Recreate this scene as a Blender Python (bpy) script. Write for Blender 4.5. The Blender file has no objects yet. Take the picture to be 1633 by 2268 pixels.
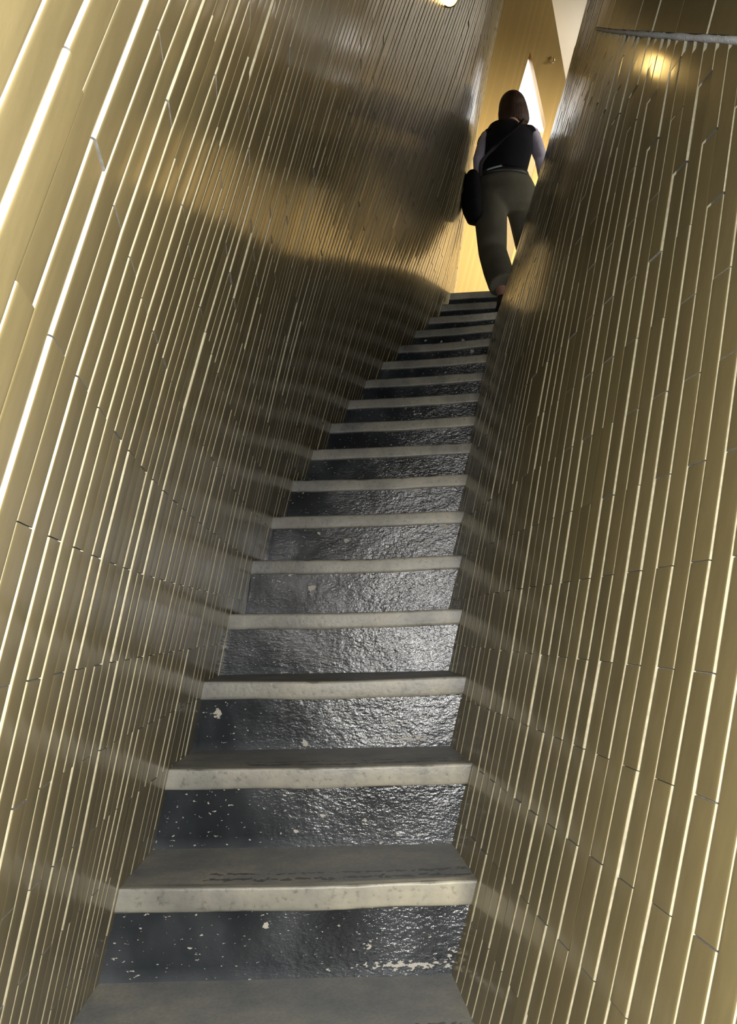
import bpy, bmesh, math, random
from mathutils import Vector, Matrix
random.seed(7)
S = 1.1            # scale of the fitted layout to metres
ZO = 1.55          # height of the eye above the lowest floor
SC = bpy.context.scene
COL = SC.collection

GBASE = (.212,.172,.083); GMETAL = .30; GROUGH = .46
BBASE = (.60,.41,.15)
LAMPS = 45.; FLASH = 142.; DAYL = 44.; WALL_FILL = 8.; SKY = 3.0; EXPO = 0.

# ---------------------------------------------------------------- wall shapes
# cubic B-spline control grids: X (mm) of each leaning wall over (Y, Z)
CL = [-674, -522, -370, -220, -78, 53, 171, 280, 382, 478, 570, 661, 753, 848, 946, 1045, -713, -573, -432, -290, -152, -23, 102, 220, 328, 430, 530, 632, 737, 844, 954, 1064, -749, -621, -493, -361, -230, -106, 36, 161, 272, 380, 490, 604, 722, 842, 963, 1085, -779, -664, -549, -433, -315, -195, -22, 98, 211, 329, 452, 579, 710, 841, 974, 1107, -803, -695, -590, -489, -374, -268, -116, 18, 148, 282, 420, 560, 703, 845, 987, 1129, -819, -714, -608, -497, -384, -296, -182, -50, 94, 245, 397, 551, 703, 854, 1003, 1151, -827, -720, -613, -505, -403, -316, -213, -82, 68, 228, 391, 553, 713, 868, 1021, 1171, -826, -718, -611, -507, -410, -320, -211, -74, 76, 237, 405, 571, 732, 888, 1039, 1188, -816, -707, -599, -495, -394, -291, -169, -34, 116, 275, 441, 605, 761, 911, 1058, 1202, -799, -687, -575, -464, -353, -236, -110, 27, 185, 343, 502, 653, 797, 937, 1075, 1214, -775, -656, -536, -416, -293, -165, -30, 118, 284, 441, 579, 707, 832, 961, 1091, 1224, -741, -614, -486, -356, -221, -79, 72, 237, 408, 548, 653, 754, 863, 982, 1107, 1235, -698, -562, -426, -286, -141, 11, 173, 343, 508, 625, 702, 785, 886, 1002, 1124, 1247, -646, -502, -358, -211, -59, 97, 256, 412, 550, 649, 722, 802, 905, 1021, 1141, 1260, -587, -437, -286, -133, 20, 173, 321, 458, 573, 663, 741, 826, 927, 1040, 1156, 1270, -523, -367, -211, -56, 95, 241, 375, 495, 597, 685, 768, 856, 953, 1059, 1169, 1279, -457, -296, -136, 20, 168, 304, 425, 530, 623, 709, 796, 885, 980, 1079, 1182, 1287]
CLG = [0.62142, 0.04851, 0.0182, -0.00654, 0.11827, 0.19077, 0.11591, 0.0225, -0.40181, -0.00324]
CR = [-189, -21, 146, 313, 477, 637, 792, 938, 1078, 1213, 1346, 1478, 1611, 1745, 1881, 2018, -228, -65, 99, 263, 426, 587, 740, 885, 1025, 1164, 1301, 1439, 1579, 1719, 1860, 2002, -267, -108, 52, 213, 375, 536, 685, 830, 972, 1114, 1257, 1401, 1547, 1693, 1840, 1987, -304, -149, 7, 165, 326, 482, 623, 771, 917, 1064, 1214, 1365, 1517, 1669, 1821, 1972, -339, -187, -35, 118, 278, 405, 549, 709, 862, 1017, 1175, 1332, 1490, 1647, 1802, 1958, -372, -222, -72, 79, 229, 340, 480, 642, 808, 975, 1141, 1305, 1466, 1626, 1785, 1944, -404, -255, -106, 40, 177, 299, 441, 598, 770, 944, 1115, 1282, 1447, 1609, 1769, 1929, -434, -286, -139, 4, 141, 280, 432, 587, 755, 927, 1099, 1267, 1431, 1593, 1754, 1915, -464, -316, -168, -22, 125, 278, 434, 589, 754, 924, 1092, 1257, 1419, 1580, 1741, 1901, -493, -342, -191, -39, 116, 274, 431, 593, 761, 929, 1094, 1252, 1410, 1569, 1729, 1889, -520, -365, -209, -51, 109, 270, 434, 602, 769, 937, 1098, 1249, 1404, 1561, 1720, 1879, -544, -384, -223, -61, 103, 269, 436, 605, 772, 938, 1098, 1249, 1401, 1557, 1713, 1871, -565, -401, -235, -69, 98, 266, 436, 604, 771, 935, 1093, 1247, 1401, 1555, 1710, 1865, -583, -415, -246, -77, 93, 263, 433, 601, 767, 930, 1089, 1245, 1399, 1553, 1708, 1862, -599, -428, -256, -84, 87, 259, 429, 597, 762, 925, 1085, 1242, 1398, 1552, 1706, 1861, -614, -440, -266, -92, 81, 253, 424, 592, 757, 920, 1081, 1239, 1395, 1551, 1706, 1860, -628, -452, -275, -100, 75, 248, 418, 586, 752, 915, 1076, 1236, 1393, 1549, 1705, 1860]
CRG = [0.92514, 0.04647, -0.03641, -0.01371, -0.00485, -0.05668, 0.11548, 0.01324, -0.05807, -0.15278]

NY, NZ = 17, 16
def bs(t):
    return ((1-t)**3/6, (3*t**3-6*t*t+4)/6, (-3*t**3+3*t*t+3*t+1)/6, t**3/6)
def F(C, y, z):
    if z > 4.3:
        f0 = F(C, y, 4.3); return f0 + (f0 - F(C, y, 4.1))/.2*(z-4.3)
    a = min(max((y+1.0)/.55, 1), NY-2.001); b = min(max((z+2.2)/.5, 1), NZ-2.001)
    i = int(a); j = int(b); wa = bs(a-i); wb = bs(b-j); o = 0.
    for m in range(4):
        k = (i-1+m)*NZ + j-1
        o += wa[m]*(wb[0]*C[k]+wb[1]*C[k+1]+wb[2]*C[k+2]+wb[3]*C[k+3])
    return o/1000.
def clampext(v, lo, hi, f, sl=1.0):
    if v < lo: return f(lo) - sl*(lo-v)
    if v > hi: return f(hi) + sl*(v-hi)
    return f(v)
def gridpoint(side, c, r):
    """column line c, half row r -> (Y, Z) on that wall"""
    C, g, sg = (CL, CLG, 1) if side == 'L' else (CR, CRG, -1)
    clo, chi, rlo, rhi = (-5, 20, -3, 4) if side == 'L' else (-18, 2, -8, 4)
    y = g[0] + sg*g[1]*c*(1+g[2]*c/50)
    cc = min(max(c, clo), chi)
    def T(rr): return g[3]*rr + g[4]*cc*rr/50 + g[7]*rr*rr/10 + g[8]*(cc/50)**2*rr
    if r < rlo: d = (T(rlo+.5)-T(rlo))/.5*.5; t = T(rlo)+d*(r-rlo)
    elif r > rhi: d = (T(rhi)-T(rhi-.5))/.5*.5; t = T(rhi)+d*(r-rhi)
    else: t = T(r)
    rz = clampext(r, rlo, rhi, lambda q: q+g[9]*q*q/10)
    return y+t, g[5]-g[6]*rz
def W(x, y, z):        # fitted layout -> world metres
    return Vector((x*S, y*S, z*S+ZO))

# ---------------------------------------------------------------- stairs data
LE = [(-0.431,1.599),(-0.40,1.855),(-0.386,2.111),(-0.363,2.365),(-0.336,2.619),(-0.303,2.872),(-0.266,3.123),(-0.201,3.372),(-0.132,3.62),(-0.07,3.865),(-0.004,4.109),(0.087,4.351),(0.187,4.59),(0.278,4.827),(0.384,5.061),(0.478,5.293),(0.566,5.522)]
RE = [(0.17,1.604),(0.195,1.848),(0.214,2.091),(0.234,2.333),(0.257,2.576),(0.293,2.818),(0.346,3.059),(0.394,3.301),(0.439,3.541),(0.482,3.782),(0.532,4.021),(0.594,4.26),(0.648,4.499),(0.72,4.736),(0.86,4.973),(1.05,5.208),(1.25,5.443)]
H1, RI = -.4318, .1553
def stairz(y):         # height of the nosing line
    return H1 + (y-1.6)*.622

# ---------------------------------------------------------------- helpers
def link(name, me, mats, parent=None, origin=None):
    o = bpy.data.objects.new(name, me)
    COL.objects.link(o)
    for m in mats: me.materials.append(m)
    if origin is not None:
        me.transform(Matrix.Translation(-Vector(origin))); o.location = origin
    if parent is not None:
        o.parent = parent
        o.matrix_parent_inverse = Matrix.Identity(4)
        o.location = Vector(o.location) - Vector(parent_world(parent))
    return o
def parent_world(p):
    v = Vector((0,0,0))
    while p is not None: v += Vector(p.location); p = p.parent
    return v
def mesh(name, V, Fc, mi=None, smooth=None, uv=None):
    me = bpy.data.meshes.new(name); me.from_pydata([tuple(v) for v in V], [], Fc)
    if mi: me.polygons.foreach_set('material_index', mi)
    if smooth is True: me.polygons.foreach_set('use_smooth', [True]*len(Fc))
    elif smooth: me.polygons.foreach_set('use_smooth', smooth)
    if uv:
        L = me.uv_layers.new(name='UVMap'); flat = []
        for f in Fc:
            for i in f: flat += [uv[i][0], uv[i][1]]
        L.data.foreach_set('uv', flat)
    me.update(); return me
def empty(name, loc, label=None, cat=None):
    o = bpy.data.objects.new(name, None); COL.objects.link(o); o.location = loc; o.empty_display_size = .1
    if label: o['label'] = label
    if cat: o['category'] = cat
    return o
def structure(o, label=None):
    o['kind'] = 'structure'
    if label: o['label'] = label
    return o

class NT:
    def __init__(s, name, shift=False):
        s.shift = shift
        s.m = bpy.data.materials.new(name); s.m.use_nodes = True; s.t = s.m.node_tree; s.t.nodes.clear()
        s.out = s.n('ShaderNodeOutputMaterial'); s.b = s.n('ShaderNodeBsdfPrincipled'); s.l(s.b, 'BSDF', s.out, 'Surface')
    def n(s, t, **k):
        x = s.t.nodes.new(t)
        for a, v in k.items():
            if a in x.inputs: x.inputs[a].default_value = v
            else: setattr(x, a, v)
        return x
    def l(s, a, ao, b, bi): s.t.links.new(a.outputs[ao], b.inputs[bi])
    def set(s, **k):
        for a, v in k.items(): s.b.inputs[a.replace('_', ' ')].default_value = v
    def noise(s, scale, detail=3, coord='Object', sc3=(1,1,1), rough=.5):
        tc = s.n('ShaderNodeTexCoord'); mp = s.n('ShaderNodeMapping'); mp.inputs['Scale'].default_value = sc3
        if s.shift:
            oi = s.n('ShaderNodeObjectInfo'); s.t.links.new(s.math('MULTIPLY', oi.outputs['Random'], 37.), mp.inputs['Location'])
        s.l(tc, coord, mp, 'Vector'); nz = s.n('ShaderNodeTexNoise'); nz.inputs['Scale'].default_value = scale
        nz.inputs['Detail'].default_value = detail; nz.inputs['Roughness'].default_value = rough; s.l(mp, 'Vector', nz, 'Vector'); return nz
    def ramp(s, src, so, stops):
        r = s.n('ShaderNodeValToRGB'); e = r.color_ramp.elements
        while len(e) < len(stops): e.new(.5)
        for i, (p, c) in enumerate(stops):
            e[i].position = p; e[i].color = c if len(c) == 4 else (*c, 1)
        s.l(src, so, r, 'Fac'); return r
    def mix(s, a, b, fac, mode='MIX'):
        x = s.n('ShaderNodeMix', data_type='RGBA', blend_type=mode)
        for v, i in ((fac, 0), (a, 6), (b, 7)):
            if isinstance(v, (tuple, float, int)): x.inputs[i].default_value = v if i == 0 else (*v, 1)
            else: s.t.links.new(v, x.inputs[i])
        return x.outputs[2]
    def math(s, op, a, b=None, c=None, clamp=False):
        x = s.n('ShaderNodeMath', operation=op, use_clamp=clamp)
        for i, v in enumerate((a, b, c)):
            if v is None: continue
            if isinstance(v, (float, int)): x.inputs[i].default_value = v
            else: s.t.links.new(v, x.inputs[i])
        return x.outputs[0]
    def bump(s, h, strength, dist=.001):
        b = s.n('ShaderNodeBump'); b.inputs['Strength'].default_value = strength; b.inputs['Distance'].default_value = dist
        s.t.links.new(h, b.inputs['Height']); s.l(b, 'Normal', s.b, 'Normal'); return b
    def col(s, sock, name='Base Color'): s.t.links.new(sock, s.b.inputs[name])

def simple(name, color, rough=.6, metal=0., noise=None, emit=None):
    M = NT(name); M.set(Base_Color=(*color, 1), Roughness=rough, Metallic=metal)
    if noise:
        nz = M.noise(noise[0], 4); d = noise[1]
        r = M.ramp(nz, 'Fac', [(.3, tuple(c*(1-d) for c in color)), (.7, tuple(min(1, c*(1+d)) for c in color))])
        M.col(r.outputs['Color'])
        if len(noise) > 2: M.bump(nz.outputs['Fac'], noise[2], noise[3])
    if emit: M.set(Emission_Color=(*emit[0], 1), Emission_Strength=emit[1])
    return M.m

# gold glaze of the wall tiles, tone varying from tile to tile
def gold(name, base, metal, rough):
    M = NT(name)
    g = M.n('ShaderNodeNewGeometry')
    r = M.ramp(g, 'Random Per Island', [(0, tuple(c*.86 for c in base)), (.5, base), (1, tuple(c*1.12 for c in base))])
    nz = M.noise(60, 5, sc3=(1, 1, .08), rough=.6)
    rr = M.ramp(nz, 'Fac', [(.3, (.88,.88,.88)), (.7, (1.06,1.06,1.06))])
    M.col(M.mix(r.outputs['Color'], rr.outputs['Color'], 1.0, 'MULTIPLY'))
    M.set(Metallic=metal)
    n2 = M.noise(9, 3)
    M.t.links.new(M.math('MULTIPLY_ADD', n2.outputs['Fac'], .16, rough-.08), M.b.inputs['Roughness'])
    n3 = M.noise(420, 2, sc3=(1,1,.5))
    n4 = M.noise(22, 2, sc3=(1,1,.15))
    h = M.math('ADD', M.math('MULTIPLY', n3.outputs['Fac'], .35), n4.outputs['Fac'])
    M.bump(h, .16, .0012)
    M.set(Coat_Weight=.62, Coat_Roughness=.13, Coat_IOR=1.6)
    return M.m
GLAZE = gold('gold_glazed_tile', GBASE, GMETAL, GROUGH)
EDGE = simple('tile_edge_glint', (.45,.42,.30), .42, .2, (120, .15))  # flash glint along the tile edges, painted in as a paler gold
GROUT = simple('grey_grout', (.16,.155,.14), .85, 0, (90, .3))
BEAD = simple('pale_grey_mortar_bead', (.62,.66,.72), .6, 0, (120, .25, .5, .003))

# ---------------------------------------------------------------- tiled walls
def surf(side):
    C = CL if side == 'L' else CR
    def P(c, r):
        y, z = gridpoint(side, c, r); return Vector((F(C, y, z), y, z))
    return P
def tile_mesh(side, cr, rr, keep, wide=None):
    P = surf(side); V = []; Fc = []; MI = []; SM = []
    us = [(.0, -.0018), (.03, -.0004), (.07, 0.), (.13, 0.0001), (.87, 0.0001), (.93, 0.), (.97, -.0004), (1., -.0018)]
    vs = [0., .5, 1.]
    vd = [0, 0, 0]
    inn = 1 if side == 'L' else -1
    backing = {}
    for ci in range(cr[0], cr[1]):
        off = ci % 2 if side == 'L' else (ci) % 2
        r = rr[0] + ((rr[0]+ci+PAR[side]) % 2)
        while r < rr[1]:
            c0, c1, r0, r1 = ci, ci+1, r, r+2
            r += 2
            pm = P((c0+c1)/2, (r0+r1)/2)
            k = keep(pm, c0, r0)
            if not k: continue
            p00 = P(c0, r0); p10 = P(c1, r0); p01 = P(c0, r1); p11 = P(c1, r1); pm0 = P(c0, r0+1); pm1 = P(c1, r0+1)
            ex = (p10-p00); ez = (p01-p00)
            n = ex.cross(ez); n.normalize()
            if n.x*inn < 0: n = -n
            wid = ex.length; hgt = ez.length
            gu = .020+random.random()*.012; gv = .0020+random.random()*.002
            proud = random.gauss(0, .0007); tu = random.gauss(0, TILT[0]); tv = random.gauss(0, TILT[1])
            base = len(V)
            rows = []
            for vi, v in enumerate(vs):
                vv = gv + v*(1-2*gv)
                if vv < .5: a = p00.lerp(pm0, vv*2); b = p10.lerp(pm1, vv*2)
                else: a = pm0.lerp(p01, vv*2-1); b = pm1.lerp(p11, vv*2-1)
                for ui, (u, d) in enumerate(us):
                    uu = gu + u*(1-2*gu)
                    q = a.lerp(b, uu)*S
                    dd = d*1.1 + vd[vi] + proud + tu*(uu-.5)*wid + tv*(vv-.5)*hgt
                    q = q + n*dd; q.z += ZO; V.append(q)
            nu = len(us)
            for j in range(len(vs)-1):
                for i in range(nu-1):
                    a = base+j*nu+i; f = (a, a+1, a+1+nu, a+nu)
                    Fc.append(f[::-1])
                    e = i in (0, nu-2)
                    MI.append(1 if e else 0); SM.append(True)
            # side skirts
            ring = [base+i for i in range(nu)] + [base+j*nu+nu-1 for j in range(1, len(vs))] + [base+(len(vs)-1)*nu+i for i in range(nu-2, -1, -1)] + [base+j*nu for j in range(len(vs)-2, 0, -1)]
            b2 = len(V)
            for q in ring: V.append(V[q].copy())
            for q in ring: V.append(V[q] - n*.006)
            m = len(ring)
            for i in range(m):
                j = (i+1) % m; f = (b2+i, b2+j, b2+m+j, b2+m+i)
                Fc.append(f if inn > 0 else f[::-1]); MI.append(1 if (nu-1 <= i < nu+len(vs)-2 or i >= 2*nu+len(vs)-3) else 2); SM.append(False)
    return V, Fc, MI, SM
def backing(side, V, Fc, MI, SM, y0, y1, z1, depth=.005, thick=.10, ny=70, nz=26):
    C = CL if side == 'L' else CR; inn = 1 if side == 'L' else -1
    lay = []
    for t in (depth, depth+thick):
        b = len(V); lay.append(b)
        for i in range(ny+1):
            y = y0+(y1-y0)*i/ny; zb = stairz(y)-.45
            for j in range(nz+1):
                z = zb+(z1-zb)*j/nz
                V.append(W(F(C, y, z), y, z) - Vector((inn*t, 0, 0)))
    for li, b in enumerate(lay):
        for i in range(ny):
            for j in range(nz):
                a = b+i*(nz+1)+j; f = (a, a+nz+1, a+nz+2, a+1)
                Fc.append(f if (inn > 0) != (li == 1) else f[::-1]); MI.append(2); SM.append(True)
    a, b = lay
    for i0 in (0, ny):
        for j in range(nz):
            p = i0*(nz+1)+j; f = (a+p, a+p+1, b+p+1, b+p)
            Fc.append(f); MI.append(2 if i0 == 0 else 0); SM.append(False)
YR_END = 4.75
YL_END = 6.32
def ledge_z(y): return .83+.705*(y-1.24)
PAR = {'L': 1, 'R': 1}
TILT = (.007, .0012)
def keepL(p, c, r):
    return p.y < YL_END+.05 and p.z > stairz(p.y)-.40 and p.z < 5.25
def keepR(p, c, r):
    if p.y > YR_END-.02 or p.z < stairz(p.y)-.40 or p.z > 5.25: return False
    if p.y < 3.0 and p.z > ledge_z(p.y)-.115: return False
    return True
V, Fc, MI, SM = tile_mesh('L', (-30, 122), (-42, 16), keepL)
backing('L', V, Fc, MI, SM, -.95, YL_END+.1, 5.3)
o = link('wall_left', mesh('wall_left', V, Fc, MI, SM), [GLAZE, EDGE, GROUT]); structure(o, 'tall leaning wall of narrow upright gold tiles left of the stairs')
V, Fc, MI, SM = tile_mesh('R', (-88, 40), (-42, 16), keepR)
backing('R', V, Fc, MI, SM, -.95, YR_END, 5.3)
# partial tiles along the slanting ledge, then the wider tiles above it
def slab_strip(side, ya, yb, zf0, zf1, lift, nseg, mi):
    C = CR; inn = -1
    for i in range(1):
        b = len(V)
        for k in range(nseg+1):
            t = k/nseg
            for (y) in (ya, yb):
                z = zf0(y)+(zf1(y)-zf0(y))*t
                V.append(W(F(C, y, z), y, z)+Vector((inn*lift, 0, 0)))
        for k in range(nseg):
            a = b+2*k; Fc.append((a, a+1, a+3, a+2)[::-1]); MI.append(mi); SM.append(True)
        # skirts
        b2 = len(V)
        for k in range(2*nseg+2): V.append(V[b+k].copy())
        m = len(V)
        for k in range(2*nseg+2): V.append(V[b+k] - Vector((inn*.008, 0, 0)))
        for k in range(nseg):
            for q in (0, 1):
                Fc.append((b2+2*k+q, b2+2*k+2+q, m+2*k+2+q, m+2*k+q)); MI.append(1); SM.append(False)
PR = surf('R')
for ci in range(-62, 40):
    # topmost kept tile of this column
    top = None
    rs = 16 - ((16+ci+PAR['R']) % 2)
    while rs > -42:
        pm = PR(ci+.5, rs+1)
        if pm.z < stairz(pm.y)-.40: rs -= 2; continue
        if not keepR(pm, ci, rs): break
        top = rs; rs -= 2
    if top is None: continue
    p0 = PR(ci+.03, top); p1 = PR(ci+.97, top)
    ym = (p0.y+p1.y)/2
    if ym > 3.12 or top < -40: continue
    g = gridpoint('R', ci+.5, top)
    if p0.z > ledge_z(p0.y)-.006: continue
    b = len(V); lift = .001+random.gauss(0, .0006)
    # follow the column line upward
    def upto(c):
        rr = float(top)-.02; pts = []
        for _ in range(60):
            p = PR(c, rr); pts.append(p)
            if p.z > ledge_z(p.y)-.004 or p.y > 3.02: break
            rr -= .25
        return pts
    A = upto(ci+.03); B = upto(ci+.97); n = min(len(A), len(B))
    A = A[:n]; B = B[:n]
    for a, bb in zip(A, B):
        V.append(W(*a)+Vector((-lift, 0, 0))); V.append(W(*bb)+Vector((-lift, 0, 0)))
    for k in range(n-1):
        q = b+2*k; Fc.append((q, q+1, q+3, q+2)); MI.append(0); SM.append(True)
    b2 = len(V)
    for k in range(2*n): V.append(V[b+k].copy())
    m = len(V)
    for k in range(2*n): V.append(V[b+k]+Vector((.006, 0, 0)))
    for k in range(n-1):
        for q in (0, 1):
            Fc.append((b2+2*k+q, b2+2*k+2+q, m+2*k+2+q, m+2*k+q)); MI.append(1); SM.append(False)
yy = -.9
while yy < 2.95:
    wdt = .19
    zz = 0.
    while zz < 2.6:
        y0_, y1_ = yy+.004, yy+wdt-.004
        z0 = zz; z1 = zz+.58
        slab_strip('R', y0_, y1_, lambda y, z0=z0: ledge_z(y)+.012+z0, lambda y, z1=z1: ledge_z(y)+.004+z1, .004+random.gauss(0, .0006), 5, 0)
        zz += .58
    yy += wdt
# mortar bead on the ledge line
b = len(V); n = 90
for i in range(n+1):
    y = -.9+3.9*i/n; z = ledge_z(y)+.004
    cx = F(CR, y, z); rad = (.0075+.0012*math.sin(i*1.7)+random.uniform(-.0008, .0008))
    for k in range(6):
        a = math.pi*k/5-math.pi/2
        V.append(W(cx, y, z)+Vector((-.002-rad*.8*math.cos(a), 0, rad*math.sin(a))))
for i in range(n):
    for k in range(5):
        a = b+i*6+k; Fc.append((a, a+6, a+7, a+1)); MI.append(3); SM.append(True)
o = link('wall_right', mesh('wall_right', V, Fc, MI, SM), [GLAZE, EDGE, GROUT, BEAD]); structure(o, 'leaning wall of narrow upright gold tiles right of the stairs')

# ---------------------------------------------------------------- stairs
def step_paint():
    M = NT('black_painted_riser', True)
    uv = M.n('ShaderNodeUVMap', uv_map='UVMap'); sep = M.n('ShaderNodeSeparateXYZ'); M.l(uv, 'UV', sep, 'Vector')
    oi = M.n('ShaderNodeObjectInfo')
    n1 = M.noise(46, 4, sc3=(.8, 1, 1.2), rough=.6)
    n2 = M.noise(120, 3, sc3=(.75, 1, 1.5), rough=.55)
    n3 = M.noise(8, 3, sc3=(1, 1, .6))
    h = M.math('ADD', n1.outputs['Fac'], M.math('MULTIPLY', n2.outputs['Fac'], .6))
    # rougher, lumpier paint towards the walked-on right half
    amt = M.math('MULTIPLY_ADD', M.math('SMOOTH_MIN', sep.outputs['X'], .72, .2), 1.25, -.28, clamp=True)
    patch = M.math('ADD', M.math('MULTIPLY', amt, .8), M.math('MULTIPLY', M.math('SUBTRACT', n3.outputs['Fac'], .42), .9), clamp=True)
    h2 = M.math('MULTIPLY', h, M.math('MULTIPLY_ADD', patch, .95, .05))
    M.bump(h2, 1.0, .0042)
    c = M.ramp(n3, 'Fac', [(.3, (.013,.015,.018)), (.5, (.022,.026,.030)), (.72, (.046,.051,.057))])
    # greyish dust towards the bottom
    dust = M.math('MULTIPLY', M.math('SUBTRACT', .22, sep.outputs['Y'], clamp=True), M.math('MULTIPLY', n3.outputs['Fac'], 3.))
    c1 = M.mix(c.outputs['Color'], (.11,.12,.13), dust)
    # chips: small round flakes through to pale stone
    vt = M.n('ShaderNodeTexVoronoi', feature='F1'); vt.inputs['Scale'].default_value = 32; vt.inputs['Randomness'].default_value = 1
    tc = M.n('ShaderNodeTexCoord'); mp = M.n('ShaderNodeMapping'); mp.inputs['Scale'].default_value = (1, 1, 1)
    M.t.links.new(M.math('MULTIPLY', oi.outputs['Random'], 61.), mp.inputs['Location']); M.l(tc, 'Object', mp, 'Vector'); M.l(mp, 'Vector', vt, 'Vector')
    sv = M.n('ShaderNodeSeparateColor'); M.l(vt, 'Color', sv, 'Color')
    size = M.math('MULTIPLY', M.math('POWER', sv.outputs['Red'], 8.), .34)
    wob = M.math('MULTIPLY_ADD', n2.outputs['Fac'], 3.2, -.6)
    chip = M.math('GREATER_THAN', M.math('SUBTRACT', M.math('MULTIPLY', size, wob), vt.outputs['Distance']), .0)
    chip = M.math('MULTIPLY', chip, M.math('GREATER_THAN', sv.outputs['Green'], .35))
    # scuffed band where toes hit, low and to the right
    bx = M.math('SUBTRACT', 1., M.math('ABSOLUTE', M.math('MULTIPLY', M.math('SUBTRACT', sep.outputs['X'], .78), 4.2)), clamp=True)
    by = M.math('SUBTRACT', 1., M.math('ABSOLUTE', M.math('MULTIPLY', M.math('SUBTRACT', sep.outputs['Y'], .17), 7.)), clamp=True)
    lim = M.math('MULTIPLY_ADD', M.math('MULTIPLY', bx, by), M.math('MULTIPLY_ADD', oi.outputs['Random'], .30, .10), 0.)
    sc = M.math('GREATER_THAN', M.math('ADD', n2.outputs['Fac'], lim), .755)
    # crumbled line along the foot of the riser
    foot = M.math('GREATER_THAN', M.math('ADD', n2.outputs['Fac'], M.math('MULTIPLY', M.math('SUBTRACT', .045, sep.outputs['Y'], clamp=True), 3.)), .68)
    allc = M.math('MAXIMUM', chip, M.math('MAXIMUM', sc, foot))
    M.col(M.mix(c1, (.40,.38,.33), allc))
    M.t.links.new(M.math('MULTIPLY_ADD', allc, .45, .20), M.b.inputs['Roughness'])
    M.t.links.new(M.math('MULTIPLY_ADD', patch, .75, .22), M.b.inputs['Specular IOR Level'])
    return M.m
def tread_mat():
    M = NT('worn_grey_stone_tread', True)
    n1 = M.noise(9, 5, rough=.6); n2 = M.noise(160, 3)
    uv = M.n('ShaderNodeUVMap', uv_map='UVMap'); sep = M.n('ShaderNodeSeparateXYZ'); M.l(uv, 'UV', sep, 'Vector')
    c = M.ramp(n1, 'Fac', [(.3, (.15,.16,.168)), (.5, (.215,.217,.203)), (.72, (.31,.295,.25))])
    g = M.ramp(n2, 'Fac', [(.3, (.85,.85,.85)), (.7, (1.1,1.1,1.1))])
    cc = M.mix(c.outputs['Color'], g.outputs['Color'], 1., 'MULTIPLY')
    # dark scuffs running along just behind the front edge
    n3 = M.noise(5.5, 3, sc3=(1, 9, 1)); n3b = M.noise(60, 2)
    wv = M.math('ADD', M.math('MULTIPLY', sep.outputs['Y'], 1.), M.math('MULTIPLY', M.math('SUBTRACT', n3.outputs['Fac'], .5), .10))
    l1 = M.math('LESS_THAN', M.math('ABSOLUTE', M.math('SUBTRACT', wv, .15)), M.math('MULTIPLY', M.math('SUBTRACT', n3b.outputs['Fac'], .42), .18))
    l2 = M.math('LESS_THAN', M.math('ABSOLUTE', M.math('SUBTRACT', wv, .27)), M.math('MULTIPLY', M.math('SUBTRACT', n3b.outputs['Fac'], .45), .16))
    xm = M.math('MULTIPLY', M.math('GREATER_THAN', sep.outputs['X'], .3), M.math('LESS_THAN', sep.outputs['Y'], .40))
    M.col(M.mix(cc, (.035,.037,.042), M.math('MULTIPLY', M.math('MAXIMUM', l1, l2), M.math('MULTIPLY', xm, .75))))
    M.set(Roughness=.5); M.bump(n2.outputs['Fac'], .25, .001)
    return M.m
def nose_mat():
    M = NT('pale_stone_nosing', True)
    n1 = M.noise(6, 5, rough=.65); n2 = M.noise(90, 4)
    c = M.ramp(n1, 'Fac', [(.25, (.11,.11,.105)), (.42, (.26,.255,.23)), (.7, (.42,.40,.335))])
    g = M.ramp(n2, 'Fac', [(.28, (.62,.62,.62)), (.42, (1,1,1)), (.8, (1.06,1.06,1.06))])
    uv = M.n('ShaderNodeUVMap', uv_map='UVMap'); sep = M.n('ShaderNodeSeparateXYZ'); M.l(uv, 'UV', sep, 'Vector')
    gx = M.ramp(sep, 'X', [(0, (.86,.88,.90)), (.25, (.62,.62,.60)), (.5, (.80,.79,.74)), (.75, (1.08,1.05,.95))])
    cc = M.mix(M.mix(c.outputs['Color'], g.outputs['Color'], 1., 'MULTIPLY'), gx.outputs['Color'], 1., 'MULTIPLY')
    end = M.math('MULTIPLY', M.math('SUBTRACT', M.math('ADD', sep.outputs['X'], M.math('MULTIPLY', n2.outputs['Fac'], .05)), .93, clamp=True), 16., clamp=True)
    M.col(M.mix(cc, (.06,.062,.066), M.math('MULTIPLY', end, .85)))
    M.set(Roughness=.42); M.bump(n2.outputs['Fac'], .5, .0015)
    return M.m
PAINT, TREAD, NOSE = step_paint(), tread_mat(), nose_mat()
def edges(k):
    if k < 0:
        d = -k; return (LE[0][0]-.02*d, LE[0][1]-.254*d), (RE[0][0]-.022*d, RE[0][1]-.25*d)
    if k >= 17:
        d = k-16; return (LE[16][0]+.1*d, LE[16][1]+.25*d), (RE[16][0]+.2*d, RE[16][1]+.25*d)
    return LE[k], RE[k]
def grid(A, B, Cc, D, nu, nv, fn=None):
    """patch A-B (u) to D-C (v)"""
    V = []; UV = []; Fc = []
    for j in range(nv+1):
        v = j/nv
        for i in range(nu+1):
            u = i/nu
            p = A.lerp(B, u).lerp(D.lerp(Cc, u), v)
            if fn: p = p+fn(u, v)
            V.append(p); UV.append((u, v))
    for j in range(nv):
        for i in range(nu):
            a = j*(nu+1)+i; Fc.append((a, a+1, a+nu+2, a+nu+1))
    return V, Fc, UV
staircase = empty('staircase', W(.0, 1.6, -.4318-RI*1-.05), 'narrow stairs of worn grey treads and black painted risers climbing between gold walls', 'stairs')
NH = .040   # nosing height (fitted units)
OV = .012   # overhang
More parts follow.
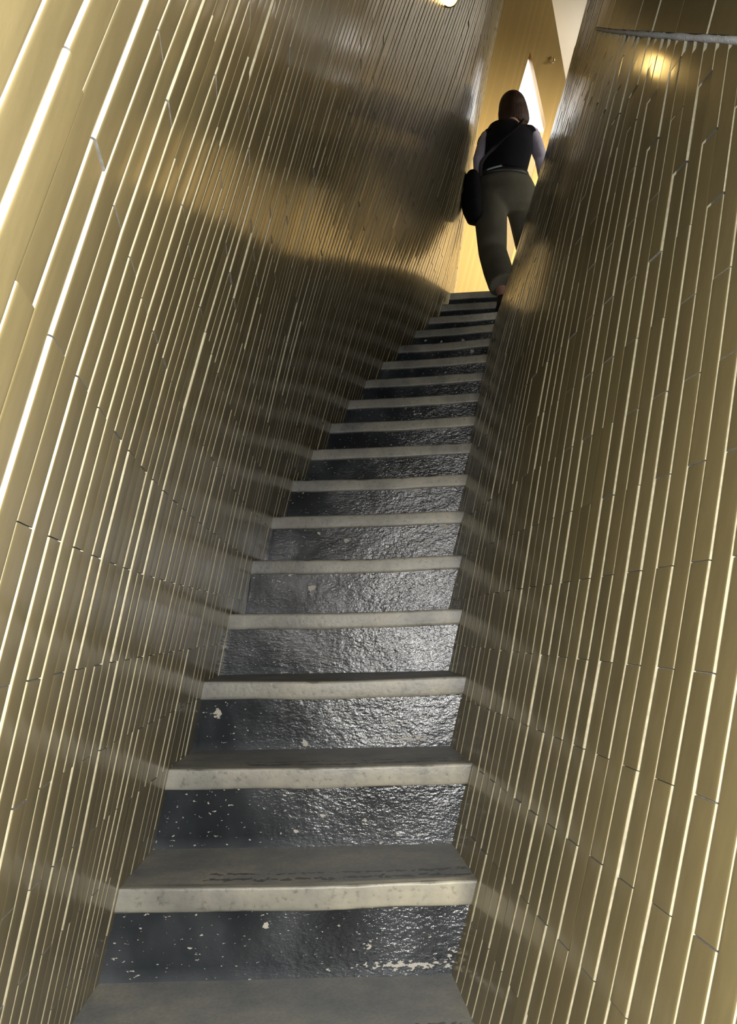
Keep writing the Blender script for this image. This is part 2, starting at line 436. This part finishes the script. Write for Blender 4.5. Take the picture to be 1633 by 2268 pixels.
for k in range(-6, 17):
    (lx, ly), (rx, ry) = edges(k)
    z = H1+RI*k; rnd = random.Random(k+50)
    ext = .03
    dirv = Vector((rx-lx, ry-ly, 0)); dirv.normalize()
    fw = Vector((-dirv.y, dirv.x, 0))
    Lp = Vector((lx, ly, 0))-dirv*.09; Rp = Vector((rx, ry, 0))+dirv*ext
    if k < 16: (l2, m2), (r2, n2) = edges(k+1)
    else: (l2, m2), (r2, n2) = (lx-.15, ly+1.0), (rx+.9, ry+1.2)
    L2 = Vector((l2, m2, 0)); R2 = Vector((r2, n2, 0)); d2 = (R2-L2).normalized(); f2 = Vector((-d2.y, d2.x, 0))
    L2 = L2-d2*.09+f2*.03; R2 = R2+d2*ext+f2*.03
    sag = rnd.uniform(.002, .006)
    def wear(u, v, sag=sag, s=1): return Vector((0, 0, -sag*math.exp(-((u-.55)/.28)**2)*(1-v)*S))
    def wp(p, zz): return W(p.x, p.y, zz)
    # tread top
    V, Fc, UV = grid(wp(Lp, z), wp(Rp, z), wp(R2, z), wp(L2, z), 24, 10, wear)
    # underside so the slab has thickness
    nb = len(V)
    for (p, zz) in ((Lp, z-NH), (Rp, z-NH), (R2, z-NH), (L2, z-NH)): V.append(wp(p, zz)+Vector((0, 0, 0))); UV.append((0, 0))
    Fc.append((nb+3, nb+2, nb+1, nb))
    org = wp((Lp+Rp)/2, z)
    st = link('tread', mesh('tread', V, Fc, None, None, UV), [TREAD], staircase, org)
    # nosing: rounded front band with slight overhang
    prof = [(.020, .0004), (.007, .0003), (.003, .0), (.0012, -.0012), (.0003, -.0032), (0, -.006), (0, -.033), (.0006, -.0375), (.002, -NH), (.020, -NH)]
    V = []; UV = []; Fc = []; nu = 40
    for i in range(nu+1):
        u = i/nu; p = Lp.lerp(Rp, u); w = wear(u, 0)/S
        wob = .0009*math.sin(u*19+k)+rnd.uniform(-.0003, .0003)
        chipz = -.006 if rnd.random() < .05 else 0
        for j, (a, b) in enumerate(prof):
            q = p+fw*(a+(wob if j > 1 else 0)); lowwob = wob*.8 if j >= 7 else 0
            V.append(W(q.x, q.y, z+b+w.z+lowwob+(chipz*(.5) if j in (2, 3) else 0))); UV.append((u, j/(len(prof)-1)))
    n = len(prof)
    for i in range(nu):
        for j in range(n-1):
            a = i*n+j; Fc.append((a, a+1, a+n+1, a+n))
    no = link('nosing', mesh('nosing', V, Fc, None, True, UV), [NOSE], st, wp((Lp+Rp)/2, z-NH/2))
    # riser below this nosing
    A = Lp+fw*OV; B = Rp+fw*OV
    ph = rnd.random()*9
    def lump(u, v, ph=ph): 
        e = min(u/.08, (1-u)/.06, 1)
        return -fw*(.0006*math.sin(u*17+ph)*math.sin(v*5+ph))*S + fw*(-.006*(1-max(e, 0)))*S
    V, Fc, UV = grid(wp(A, z-RI-.004), wp(B, z-RI-.004), wp(B, z-NH+.002), wp(A, z-NH+.002), 40, 10, lump)
    rs = link('riser', mesh('riser', V, Fc, None, True, UV), [PAINT], st, wp((A+B)/2, z-RI))

# ---------------------------------------------------------------- far end
def poly_slab(name, pts, yq, thick, mat, hole=None, tilt=None):
    bm = bmesh.new()
    vs = [bm.verts.new(W(x, y, z)) for x, y, z in pts]
    f = bm.faces.new(vs)
    r = bmesh.ops.extrude_face_region(bm, geom=[f])
    for v in [e for e in r['geom'] if isinstance(e, bmesh.types.BMVert)]: v.co.y += thick
    bmesh.ops.recalc_face_normals(bm, faces=bm.faces)
    me = bpy.data.meshes.new(name); bm.to_mesh(me); bm.free(); return me
from mathutils.geometry import tessellate_polygon
def wall_with_hole(name, outer, hole, y, thick, mats):
    po = [Vector((x*S, y*S, z*S+ZO)) for x, z in outer]; ph = [Vector((x*S, y*S, z*S+ZO)) for x, z in hole]
    P = po+ph; tris = tessellate_polygon([[Vector((p.x, p.z, 0)) for p in po], [Vector((p.x, p.z, 0)) for p in ph]])
    n = len(P); V = P+[p+Vector((0, thick, 0)) for p in P]; Fc = []
    for t in tris:
        a, b, c = t
        nrm = (P[b]-P[a]).cross(P[c]-P[a])
        if nrm.y > 0: t = (a, c, b)
        Fc.append(tuple(t)); Fc.append(tuple(i+n for i in reversed(t)))
    for s0, m in ((0, len(po)), (len(po), len(ph))):
        for i in range(m):
            a = s0+i; b = s0+(i+1) % m; Fc.append((a, b, b+n, a+n))
    me = mesh(name, V, Fc); 
    bm = bmesh.new(); bm.from_mesh(me); bmesh.ops.recalc_face_normals(bm, faces=bm.faces); bm.to_mesh(me); bm.free()
    return link(name, me, mats)
def fine_gold():
    M = NT('fine_gold_strip_cladding')
    tc = M.n('ShaderNodeTexCoord'); mp = M.n('ShaderNodeMapping'); mp.inputs['Rotation'].default_value = (0, -.27, 0)
    M.l(tc, 'Object', mp, 'Vector'); sp = M.n('ShaderNodeSeparateXYZ'); M.l(mp, 'Vector', sp, 'Vector')
    col = M.math('FLOOR', M.math('DIVIDE', sp.outputs['X'], .021))
    fr = M.math('FRACT', M.math('DIVIDE', sp.outputs['X'], .021))
    zf = M.math('FRACT', M.math('ADD', M.math('DIVIDE', sp.outputs['Z'], .25), M.math('MULTIPLY', col, .5)))
    ln = M.math('MAXIMUM', M.math('LESS_THAN', fr, .08), M.math('LESS_THAN', zf, .0))
    wn = M.n('ShaderNodeTexWhiteNoise', noise_dimensions='1D'); M.t.links.new(col, wn.inputs['W'])
    c = M.ramp(wn, 'Value', [(0, tuple(c*.93 for c in BBASE)), (1, tuple(min(1, c*1.06) for c in BBASE))])
    M.col(M.mix(c.outputs['Color'], tuple(c*.86 for c in BBASE), ln))
    M.set(Metallic=.15, Roughness=.42)
    return M.m
FINE = fine_gold()
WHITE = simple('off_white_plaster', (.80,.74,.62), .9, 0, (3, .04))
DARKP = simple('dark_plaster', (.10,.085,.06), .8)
CREAM = simple('pale_yellow_render', (.86,.76,.50), .9, 0, (4, .04))
YB = 6.4
o = wall_with_hole('wall_back', [(-.9, 1.2), (1.93, 1.2), (1.56, 3.972), (1.41, 5.3), (-.9, 5.3)], [(1.298, 4.251), (1.389, 3.675), (1.068, 2.558), (.855, 2.871)], YB, .10, [FINE])
structure(o, 'bright gold end wall with a slanting opening above the stairs')
def box(name, a, b, mats):
    (x0, y0, z0), (x1, y1, z1) = W(*a), W(*b)
    V = [(x, y, z) for x in (x0, x1) for y in (y0, y1) for z in (z0, z1)]
    Fc = [(0,1,3,2),(4,6,7,5),(0,4,5,1),(2,3,7,6),(0,2,6,4),(1,5,7,3)]
    return link(name, mesh(name, V, Fc), mats, None, W((a[0]+b[0])/2, (a[1]+b[1])/2, a[2]))
structure(box('wall_upper', (1.57, 7.0, 1.2), (4.3, 7.1, 5.3), [WHITE]), 'off-white plaster wall seen past the gold end wall')
structure(box('wall_outer', (-.9, 7.75, 1.0), (4.3, 7.9, 4.375), [CREAM]), 'sunlit pale yellow wall seen through the slanting opening')
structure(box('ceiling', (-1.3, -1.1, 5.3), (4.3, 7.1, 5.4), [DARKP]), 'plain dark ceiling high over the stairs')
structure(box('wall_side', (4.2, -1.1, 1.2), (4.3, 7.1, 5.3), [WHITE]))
structure(box('front_light_block', (-1.3, -1.1, -2.0), (4.3, -1.0, 5.3), [DARKP]))  # unseen slab added behind the camera to keep world light out
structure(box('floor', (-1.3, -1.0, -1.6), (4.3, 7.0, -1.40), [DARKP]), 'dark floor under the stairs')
structure(box('floor', (1.0, 4.9, 1.75), (4.2, 7.0, 1.88), [TREAD]), 'grey landing floor at the head of the stairs')

# wall hook on the end wall
def tube(pts, rad, seg=10, side=Vector((1, 0, 0)), cap=True):
    """loft of elliptical rings through pts; rad = list of r or (rx, ry)"""
    V = []; Fc = []; n = len(pts); pts = [Vector(p) for p in pts]
    prevs = None
    for i, p in enumerate(pts):
        t = (pts[min(i+1, n-1)]-pts[max(i-1, 0)]).normalized()
        s = (side-t*side.dot(t))
        if s.length < .1: s = (Vector((0, 1, 0))-t*t.y)
        s.normalize(); q = t.cross(s)
        r = rad[i]; rx, ry = (r, r) if not isinstance(r, (tuple, list)) else r
        for k in range(seg):
            a = 2*math.pi*k/seg; V.append(p+s*(rx*math.cos(a))+q*(ry*math.sin(a)))
    for i in range(n-1):
        for k in range(seg):
            a = i*seg+k; b = i*seg+(k+1) % seg; Fc.append((a, b, b+seg, a+seg))
    if cap: Fc.append(tuple(range(seg-1, -1, -1))); Fc.append(tuple((n-1)*seg+k for k in range(seg)))
    return V, Fc
def ball(c, r, nu=16, nv=10, rot=None):
    V = []; Fc = []; c = Vector(c)
    for j in range(nv+1):
        th = math.pi*j/nv
        for i in range(nu):
            a = 2*math.pi*i/nu; q = Vector((r[0]*math.sin(th)*math.cos(a), r[1]*math.sin(th)*math.sin(a), r[2]*math.cos(th)))
            if rot is not None: q = rot @ q
            V.append(c+q)
    for j in range(nv):
        for i in range(nu):
            a = j*nu+i; b = j*nu+(i+1) % nu; Fc.append((a, b, b+nu, a+nu))
    return V, Fc
def join(*parts):
    V = []; Fc = []
    for v, f in parts:
        b = len(V); V += list(v); Fc += [tuple(i+b for i in q) for q in f]
    return V, Fc
BRASS = simple('brushed_brass', (.62,.50,.28), .3, .9)
hk = empty('wall_hook', W(1.444, YB, 4.167), 'small curved metal loop on the gold end wall beside the white opening', 'hook')
pts = []
for i in range(13):
    a = math.radians(-20-220*i/12*.9+60)
    pts.append(W(1.444, YB, 4.165)+Vector((.028*math.cos(a), -.03, .030*math.sin(a))))
V, Fc = tube(pts, [.004+.003*math.sin(math.pi*i/12) for i in range(13)], 8)
link('loop', mesh('loop', V, Fc, None, True), [BRASS], hk, pts[6])
c0 = W(1.444, YB, 4.19)
V, Fc = join(tube([c0+Vector((0, .0, 0)), c0+Vector((0, -.008, 0))], [.016, .014], 16), tube([c0+Vector((0, -.005, 0)), c0+Vector((0, -.035, 0))], [.005, .005], 10))
link('mounting_plate', mesh('mounting_plate', V, Fc), [BRASS], hk, c0)

# warm round light set into the left wall
ly, lz = 3.50, 2.575
lx = F(CL, ly, lz)
pc = W(lx, ly, lz)
du = (W(F(CL, ly+.05, lz), ly+.05, lz)-pc).normalized(); dv = (W(F(CL, ly, lz+.05), ly, lz+.05)-pc).normalized()
ln = du.cross(dv).normalized()
if ln.x < 0: ln = -ln
foot = pc.copy()
ln = (ln*.6+Vector((0, -.75, -.45))).normalized()      # the spot is tilted down the stairs
du = Vector((1, 0, 0)); du = (du-ln*du.dot(ln)).normalized(); dv = ln.cross(du).normalized()
pc = pc+Vector((.0, -.03, -.01))
lt = empty('wall_light', pc, 'round glowing amber light set high in the left gold wall', 'light')
V = []; Fc = []; seg = 40; prof = [(.012, -.07), (.040, -.06), (.050, -.02), (.052, .006), (.049, .012), (.044, .010), (.042, -.004)]
for k in range(seg):
    a = 2*math.pi*k/seg
    for r, h in prof: V.append(pc+du*(r*math.cos(a))+dv*(r*math.sin(a))+ln*h)
m = len(prof)
for k in range(seg):
    for j in range(m-1):
        a = k*m+j; b = ((k+1) % seg)*m+j; Fc.append((a, b, b+1, a+1))
link('bezel', mesh('bezel', V, Fc, None, True), [BRASS], lt, pc)
V = []; Fc = []
rings = [(.043, .002), (.032, .008), (.016, .012)]
for r, h in rings:
    for k in range(seg):
        a = 2*math.pi*k/seg; V.append(pc+du*(r*math.cos(a))+dv*(r*math.sin(a))+ln*h)
V.append(pc+ln*.013)
for j in range(2):
    for k in range(seg):
        a = j*seg+k; b = j*seg+(k+1) % seg; Fc.append((a, b, b+seg, a+seg))
for k in range(seg): Fc.append((2*seg+k, 2*seg+(k+1) % seg, 3*seg))
LAMP = simple('glowing_amber_lens', (.9,.7,.3), .4, 0, None, ((1., .66, .22), LAMPS))
link('lens', mesh('lens', V, Fc, None, True), [LAMP], lt, pc)

# ---------------------------------------------------------------- the woman
def cloth(name, color, rough=.85, sc=180, bumps=.4, extra=None):
    M = NT(name); n = M.noise(sc, 3); n2 = M.noise(9, 4)
    r = M.ramp(n2, 'Fac', [(.3, tuple(c*.86 for c in color)), (.7, tuple(c*1.12 for c in color))]); M.col(r.outputs['Color'])
    M.set(Roughness=rough); M.b.inputs['Specular IOR Level'].default_value = .12 if rough > .6 else .3; M.bump(M.math('ADD', M.math('MULTIPLY', n.outputs['Fac'], .15), n2.outputs['Fac']), bumps, .01); return M.m
SKIN = simple('skin', (.32,.17,.12), .6)
TROUS = cloth('olive_cotton', (.088,.083,.062)); VEST = cloth('black_knit', (.008,.008,.011), .9)
SHIRT = cloth('pale_lilac_cotton', (.36,.335,.42)); HAIR = None
def hair_mat():
    M = NT('dark_brown_hair'); n = M.noise(70, 4, sc3=(1, 1, .06), rough=.7)
    r = M.ramp(n, 'Fac', [(.3, (.014,.007,.004)), (.7, (.040,.017,.009))]); M.col(r.outputs['Color']); M.set(Roughness=.6); M.b.inputs['Specular IOR Level'].default_value = .25; M.bump(n.outputs['Fac'], .8, .006); return M.m
HAIR = hair_mat()
LEATHER = cloth('black_leather', (.006,.006,.007), .8, 60, .6)
SHOE = simple('black_shoe_leather', (.01,.01,.012), .5); SOLE = simple('grey_rubber', (.12,.13,.14), .8)
BELT = simple('dark_belt_leather', (.012,.011,.010), .5); HEM = cloth('pale_blue_cotton', (.35,.45,.47))
def P3(x, y, z): return Vector((x, y, z+ZO))
def solid(name, shape, mat, parent, origin, voxel=None, smooth=6, seg=True):
    V, Fc = shape; me = mesh(name, V, Fc, None, True); o = link(name, me, [mat], parent, origin)
    if voxel:
        r = o.modifiers.new('Remesh', 'REMESH'); r.mode = 'VOXEL'; r.voxel_size = voxel; r.use_smooth_shade = True
        s = o.modifiers.new('Smooth', 'SMOOTH'); s.factor = .6; s.iterations = smooth
    return o
sole = P3(.872, 5.56, 1.917)
wm = empty('person', sole, 'woman in a black sleeveless top and olive trousers climbing the last steps, seen from behind', 'person')
ank = P3(.880, 5.54, 2.018); knee = P3(.845, 5.68, 2.405); hipL = P3(.872, 5.78, 2.775); hipR = P3(1.055, 5.79, 2.775)
kneeR = P3(1.150, 6.06, 2.56); ankR = P3(1.165, 6.07, 2.36)
pelv = P3(.962, 5.78, 2.80); waist = P3(.945, 5.74, 2.945); chest = P3(.990, 5.80, 3.145); shc = P3(1.015, 5.85, 3.305); neck = P3(1.046, 5.89, 3.395)
head = P3(1.062, 5.945, 3.522)
shL = P3(.868, 5.83, 3.265); shR = P3(1.168, 5.85, 3.295)
elL = P3(.795, 5.76, 3.06); wrL = P3(.800, 5.80, 2.86); elR = P3(1.215, 5.80, 3.08); wrR = P3(1.27, 5.92, 2.90)
def hand(w, d, side, curl=.35):
    """palm with four unequal bent fingers and a thumb from its side"""
    d = d.normalized(); s = (side-d*side.dot(d)).normalized(); n = d.cross(s)
    out = [tube([w, w+d*.03, w+d*.085], [(.022, .016), (.036, .014), (.038, .012)], 12, s)]
    for i, (off, L) in enumerate(((-.029, .066), (-.010, .076), (.010, .071), (.028, .055))):
        b = w+d*.075+s*off; pts = [b]; q = b; dd = d
        for j in range(3):
            dd = (dd*math.cos(curl*.6)+n*math.sin(curl*.6)).normalized(); q = q+dd*L*(.42, .32, .26)[j]; pts.append(q)
        out.append(tube(pts, [.0085, .008, .0075, .006], 8, s))
    b = w+d*.025-s*.03
    out.append(tube([b, b-s*.025+d*.025, b-s*.03+d*.05+n*.008], [.011, .009, .007], 8, n))
    return join(*out)
bp = [tube([pelv+Vector((0, 0, -.08)), pelv, waist, chest, shc, neck+Vector((0, 0, -.04))], [(.12, .09), (.155, .105), (.125, .085), (.14, .095), (.13, .075), (.05, .05)], 20),
      tube([neck+Vector((0, 0, -.06)), neck, head+Vector((0, 0, -.04))], [.055, .05, .052], 14),
      ball(head, (.074, .092, .108)), ball(head+Vector((0, .095, -.018)), (.013, .018, .018), 8, 6), ball(head+Vector((-.076, .0, -.01)), (.010, .02, .03), 8, 6), ball(head+Vector((.076, .0, -.01)), (.010, .02, .03), 8, 6),
      ball(head+Vector((0, .07, -.085)), (.03, .028, .022), 10, 6), ball(head+Vector((0, .088, -.052)), (.022, .01, .008), 8, 6),
      tube([hipL+Vector((0, 0, .03)), (hipL+knee)/2, knee, knee.lerp(ank, .35), ank.lerp(knee, .1), ank], [.085, .072, .056, .058, .036, .034], 14),
      tube([hipR+Vector((0, 0, .03)), (hipR+kneeR)/2, kneeR], [.085, .072, .056], 14), tube([kneeR, kneeR.lerp(ankR, .35), ankR.lerp(kneeR, .1), ankR], [.056, .056, .036, .034], 14),
      tube([ank+Vector((0, -.02, .01)), ank+Vector((0, .04, -.05)), ank+Vector((0, .15, -.075))], [.034, .034, .026], 10),
      tube([ankR+Vector((0, -.02, .01)), ankR+Vector((0, .04, -.04)), ankR+Vector((0, .15, -.06))], [.034, .034, .026], 10),
      tube([shL, shL.lerp(elL, .5), elL, elL.lerp(wrL, .3), wrL], [.044, .040, .034, .034, .023], 12), tube([shR, shR.lerp(elR, .5), elR, elR.lerp(wrR, .3), wrR], [.044, .040, .034, .034, .023], 12),
      hand(wrL, wrL-elL, Vector((0, -1, 0))), hand(wrR, wrR-elR, Vector((0, -1, 0)))]
solid('body', join(*bp), SKIN, wm, pelv, .0065, 3)
# trousers: seat and two baggy legs cropped above the ankle
tr = [tube([waist+Vector((0, 0, .005)), waist.lerp(pelv, .45), pelv+Vector((0, -.012, .01)), pelv+Vector((0, -.01, -.07)), pelv+Vector((0, 0, -.11))], [(.156, .105), (.188, .124), (.212, .14), (.194, .122), (.12, .08)], 28),
      tube([hipL+Vector((-.002, -.01, .03)), hipL.lerp(knee, .35)+Vector((-.012, -.01, 0)), knee+Vector((-.002, -.008, .03)), knee+Vector((0, -.004, -.03)), knee.lerp(ank, .45)+Vector((.002, -.01, 0)), ank+Vector((.0, -.005, .080))], [(.112, .12), (.108, .110), (.096, .098), (.092, .094), (.094, .096), (.090, .092)], 24),
      tube([hipR+Vector((.004, -.01, .03)), hipR.lerp(kneeR, .4)+Vector((.018, 0, 0)), kneeR], [(.112, .12), (.108, .105), (.085, .085)], 24),
      tube([kneeR+Vector((0, 0, .04)), kneeR.lerp(ankR, .5), ankR+Vector((0, 0, .06))], [.084, .08, .074], 20)]
solid('trousers', join(*tr), TROUS, wm, pelv, .009, 8)
vs_ = [tube([waist+Vector((0, 0, -.01)), waist.lerp(chest, .4)+Vector((.0, -.0, 0)), chest+Vector((0, 0, .02)), shc+Vector((0, 0, -.035)), shc+Vector((.0, .01, .02)), neck+Vector((0, 0, -.035))], [(.152, .105), (.158, .11), (.172, .12), (.168, .105), (.135, .08), (.06, .06)], 26),
       tube([shc+Vector((-.05, 0, .0)), shL+Vector((.012, 0, .0)), shL+Vector((-.022, 0, -.04)), shL+Vector((-.034, 0, -.075))], [(.05, .06), (.054, .060), (.052, .058), (.050, .056)], 16, Vector((0, 0, 1))),
       tube([shc+Vector((.05, 0, .0)), shR+Vector((-.012, 0, .0)), shR+Vector((.014, 0, -.035)), shR+Vector((.022, 0, -.06))], [(.05, .06), (.052, .060), (.050, .058), (.049, .055)], 16, Vector((0, 0, 1)))]
solid('sleeveless_top', join(*vs_), VEST, wm, chest, .008, 14)
for a, b, c in ((shL, elL, wrL), (shR, elR, wrR)):
    solid('sleeve', join(tube([a, a.lerp(b, .4), b, b.lerp(c, .45), c], [.050, .051, .045, .043, .036], 16)), SHIRT, wm, a, .007, 3)
# hair: shoulder-length bob closing over the nape
hr = [ball(head+Vector((0, -.012, .014)), (.094, .108, .108), 24, 16), tube([head+Vector((0, -.02, .02)), head+Vector((0, -.035, -.05)), head+Vector((.002, -.04, -.105)), head+Vector((.004, -.042, -.135))], [(.096, .09), (.106, .082), (.108, .070), (.096, .05)], 24)]
h_ = solid('hair', join(*hr), HAIR, wm, head, .008, 4)
# waistband, belt and the pale hem showing under the top
def band(name, zc, h, rx, ry, a0, a1, mat, cx=0., lean=0.):
    V = []; Fc = []; n = 40
    for i in range(n+1):
        a = math.radians(a0+(a1-a0)*i/n)
        for t, r in ((-1, 0), (1, 0), (1, .006), (-1, .006)):
            V.append(waist+Vector((cx+(rx+r)*math.cos(a), (ry+r)*math.sin(a), zc+t*h/2+lean*math.cos(a))))
    for i in range(n):
        for j in range(4):
            a = i*4+j; b = i*4+(j+1) % 4; Fc.append((a, b, b+4, a+4))
    Fc.append((0, 1, 2, 3)); Fc.append((n*4+3, n*4+2, n*4+1, n*4))
    return link(name, mesh(name, V, Fc, None, True), [mat], wm, waist)
band('belt', -.022, .030, .163, .113, 0, 359, BELT)
band('shirt_hem', .002, .012, .161, .114, 175, 262, HEM, 0, .018)
def shoe(a, yaw=0.):
    base = Vector((a.x, a.y, a.z))
    up = tube([base+Vector((0, -.05, -.045)), base+Vector((0, -.01, -.035)), base+Vector((0, .06, -.055)), base+Vector((0, .14, -.072)), base+Vector((0, .19, -.078))], [(.030, .035), (.042, .050), (.044, .036), (.045, .024), (.028, .014)], 16)
    col = tube([base+Vector((0, -.005, -.04)), base+Vector((0, -.005, .012))], [.044, .042], 16)
    s = solid('shoe', join(up, col), SHOE, wm, base, .006, 3)
    V = []; Fc = []; n = 24
    for lv, z in ((0, -.078), (1, -.100)):
        for i in range(n):
            t = 2*math.pi*i/n; w = .046 if math.sin(t) > 0 else .038
            V.append(base+Vector((w*math.cos(t), .07+.135*math.sin(t), z)))
    for i in range(n): j = (i+1) % n; Fc.append((i, j, j+n, i+n))
    Fc.append(tuple(range(n))); Fc.append(tuple(range(2*n-1, n-1, -1)))
    link('sole', mesh('sole', V, Fc), [SOLE], s, base+Vector((0, .07, -.09)))
shoe(ank); shoe(ankR)
# ---------------------------------------------------------------- shoulder bag
bg = P3(.732, 5.70, 2.60)
bag = empty('shoulder_bag', bg, 'black slouchy bag hanging at the left hip of the climbing woman', 'bag')
BW = bg
pts = [BW+Vector((.030, 0, .0)), BW+Vector((.012, 0, .03)), BW+Vector((-.004, 0, .10)), BW+Vector((-.010, 0, .19)), BW+Vector((-.008, 0, .27)), BW+Vector((.006, 0, .315)), BW+Vector((.010, 0, .325))]
solid('pouch', join(tube(pts, [(.030, .06), (.056, .11), (.066, .14), (.068, .145), (.060, .13), (.042, .10), (.02, .05)], 20)), LEATHER, bag, bg, .007, 4)
V, Fc = tube([BW+Vector((-.072, 0, .30)), BW+Vector((-.082, 0, .22)), BW+Vector((-.080, 0, .13))], [(.10, .006), (.12, .006), (.10, .006)], 16, Vector((0, 1, 0)))
link('flap', mesh('flap', V, Fc, None, True), [LEATHER], bag, BW+Vector((-.08, 0, .2)))
sp = [BW+Vector((.006, -.06, .30)), waist+Vector((-.165, -.08, -.05)), waist+Vector((-.150, -.10, .04)), waist+Vector((-.06, -.128, .13)), chest+Vector((.01, -.135, .05)), shc+Vector((.05, -.115, -.02)), shc+Vector((.085, -.075, .045)), shc+Vector((.095, -.01, .066)), shc+Vector((.085, .06, .03)), chest+Vector((.02, .135, .0)), waist+Vector((-.13, .12, .02)), BW+Vector((.01, .07, .30))]
def smoothpath(p, n=6):
    out = []
    for i in range(len(p)-1):
        a = p[max(i-1, 0)]; b = p[i]; c = p[i+1]; d = p[min(i+2, len(p)-1)]
        for k in range(n):
            t = k/n; out.append(.5*((2*b)+(c-a)*t+(2*a-5*b+4*c-d)*t*t+(3*b-a-3*c+d)*t**3))
    out.append(p[-1]); return out
q = smoothpath(sp)
V, Fc = tube(q, [(.0125, .0025)]*len(q), 8, Vector((1, 0, .6)))
STRAP = simple('dark_webbing', (.010,.008,.009), .9)
link('strap', mesh('strap', V, Fc, None, True), [STRAP], bag, sp[4])

# ---------------------------------------------------------------- light
def area(name, loc, rot_to, size, power, color=(1, 1, 1), spread=None, sy=None):
    l = bpy.data.lights.new(name, 'AREA'); l.energy = power; l.color = color; l.size = size
    if sy: l.shape = 'RECTANGLE'; l.size_y = sy
    o = bpy.data.objects.new(name, l); COL.objects.link(o); o.location = loc
    d = (Vector(rot_to)-Vector(loc)); o.rotation_euler = d.to_track_quat('-Z', 'Y').to_euler()
    if spread: l.spread = spread
    return o
# photographer's flash, beside and just above the lens
fl = bpy.data.lights.new('camera_flash', 'POINT'); fl.energy = FLASH; fl.color = (1, .99, .98); fl.shadow_soft_size = .018
fo = bpy.data.objects.new('camera_flash', fl); COL.objects.link(fo); fo.location = W(.06, -.06, .03)
# daylight from the glazed side of the landing, to the right behind the wall end
area('daylight_landing', W(2.8, 5.15, 3.1), W(1.15, 6.4, 2.7), .9, DAYL, (1., .92, .78), math.radians(70), 1.3)
area('plaster_wall_fill', W(2.5, 6.25, 4.9), W(1.8, 7.0, 4.2), .6, WALL_FILL, (1., .97, .9), math.radians(120), .6)  # added fill light that brightens the off-white wall; no roof opening here
wd = bpy.data.worlds.new('World'); SC.world = wd; wd.use_nodes = True
b = wd.node_tree.nodes['Background']; b.inputs['Color'].default_value = (1, .99, .96, 1); b.inputs['Strength'].default_value = SKY

# ---------------------------------------------------------------- camera
cam = bpy.data.cameras.new('camera'); co = bpy.data.objects.new('camera', cam); COL.objects.link(co); SC.camera = co
f, p, r = 2019.65, .122337, -.022754
fwd = Vector((0, math.cos(p), math.sin(p))); rt = Vector((1, 0, 0)); up = Vector((0, -math.sin(p), math.cos(p)))
ux = rt*math.cos(r)+up*math.sin(r); uy = -rt*math.sin(r)+up*math.cos(r)
M = Matrix((ux, uy, -fwd)).transposed().to_4x4(); M.translation = W(0, 0, 0)
co.matrix_world = M
cam.sensor_fit = 'VERTICAL'; cam.sensor_height = 36.; cam.sensor_width = 36.*1633/2268; cam.lens = f/2268*36.; cam.clip_start = .02
SC.view_settings.view_transform = 'Standard'; SC.view_settings.look = 'None'; SC.view_settings.gamma = 1; SC.view_settings.use_curve_mapping = False
SC.view_settings.exposure = EXPO
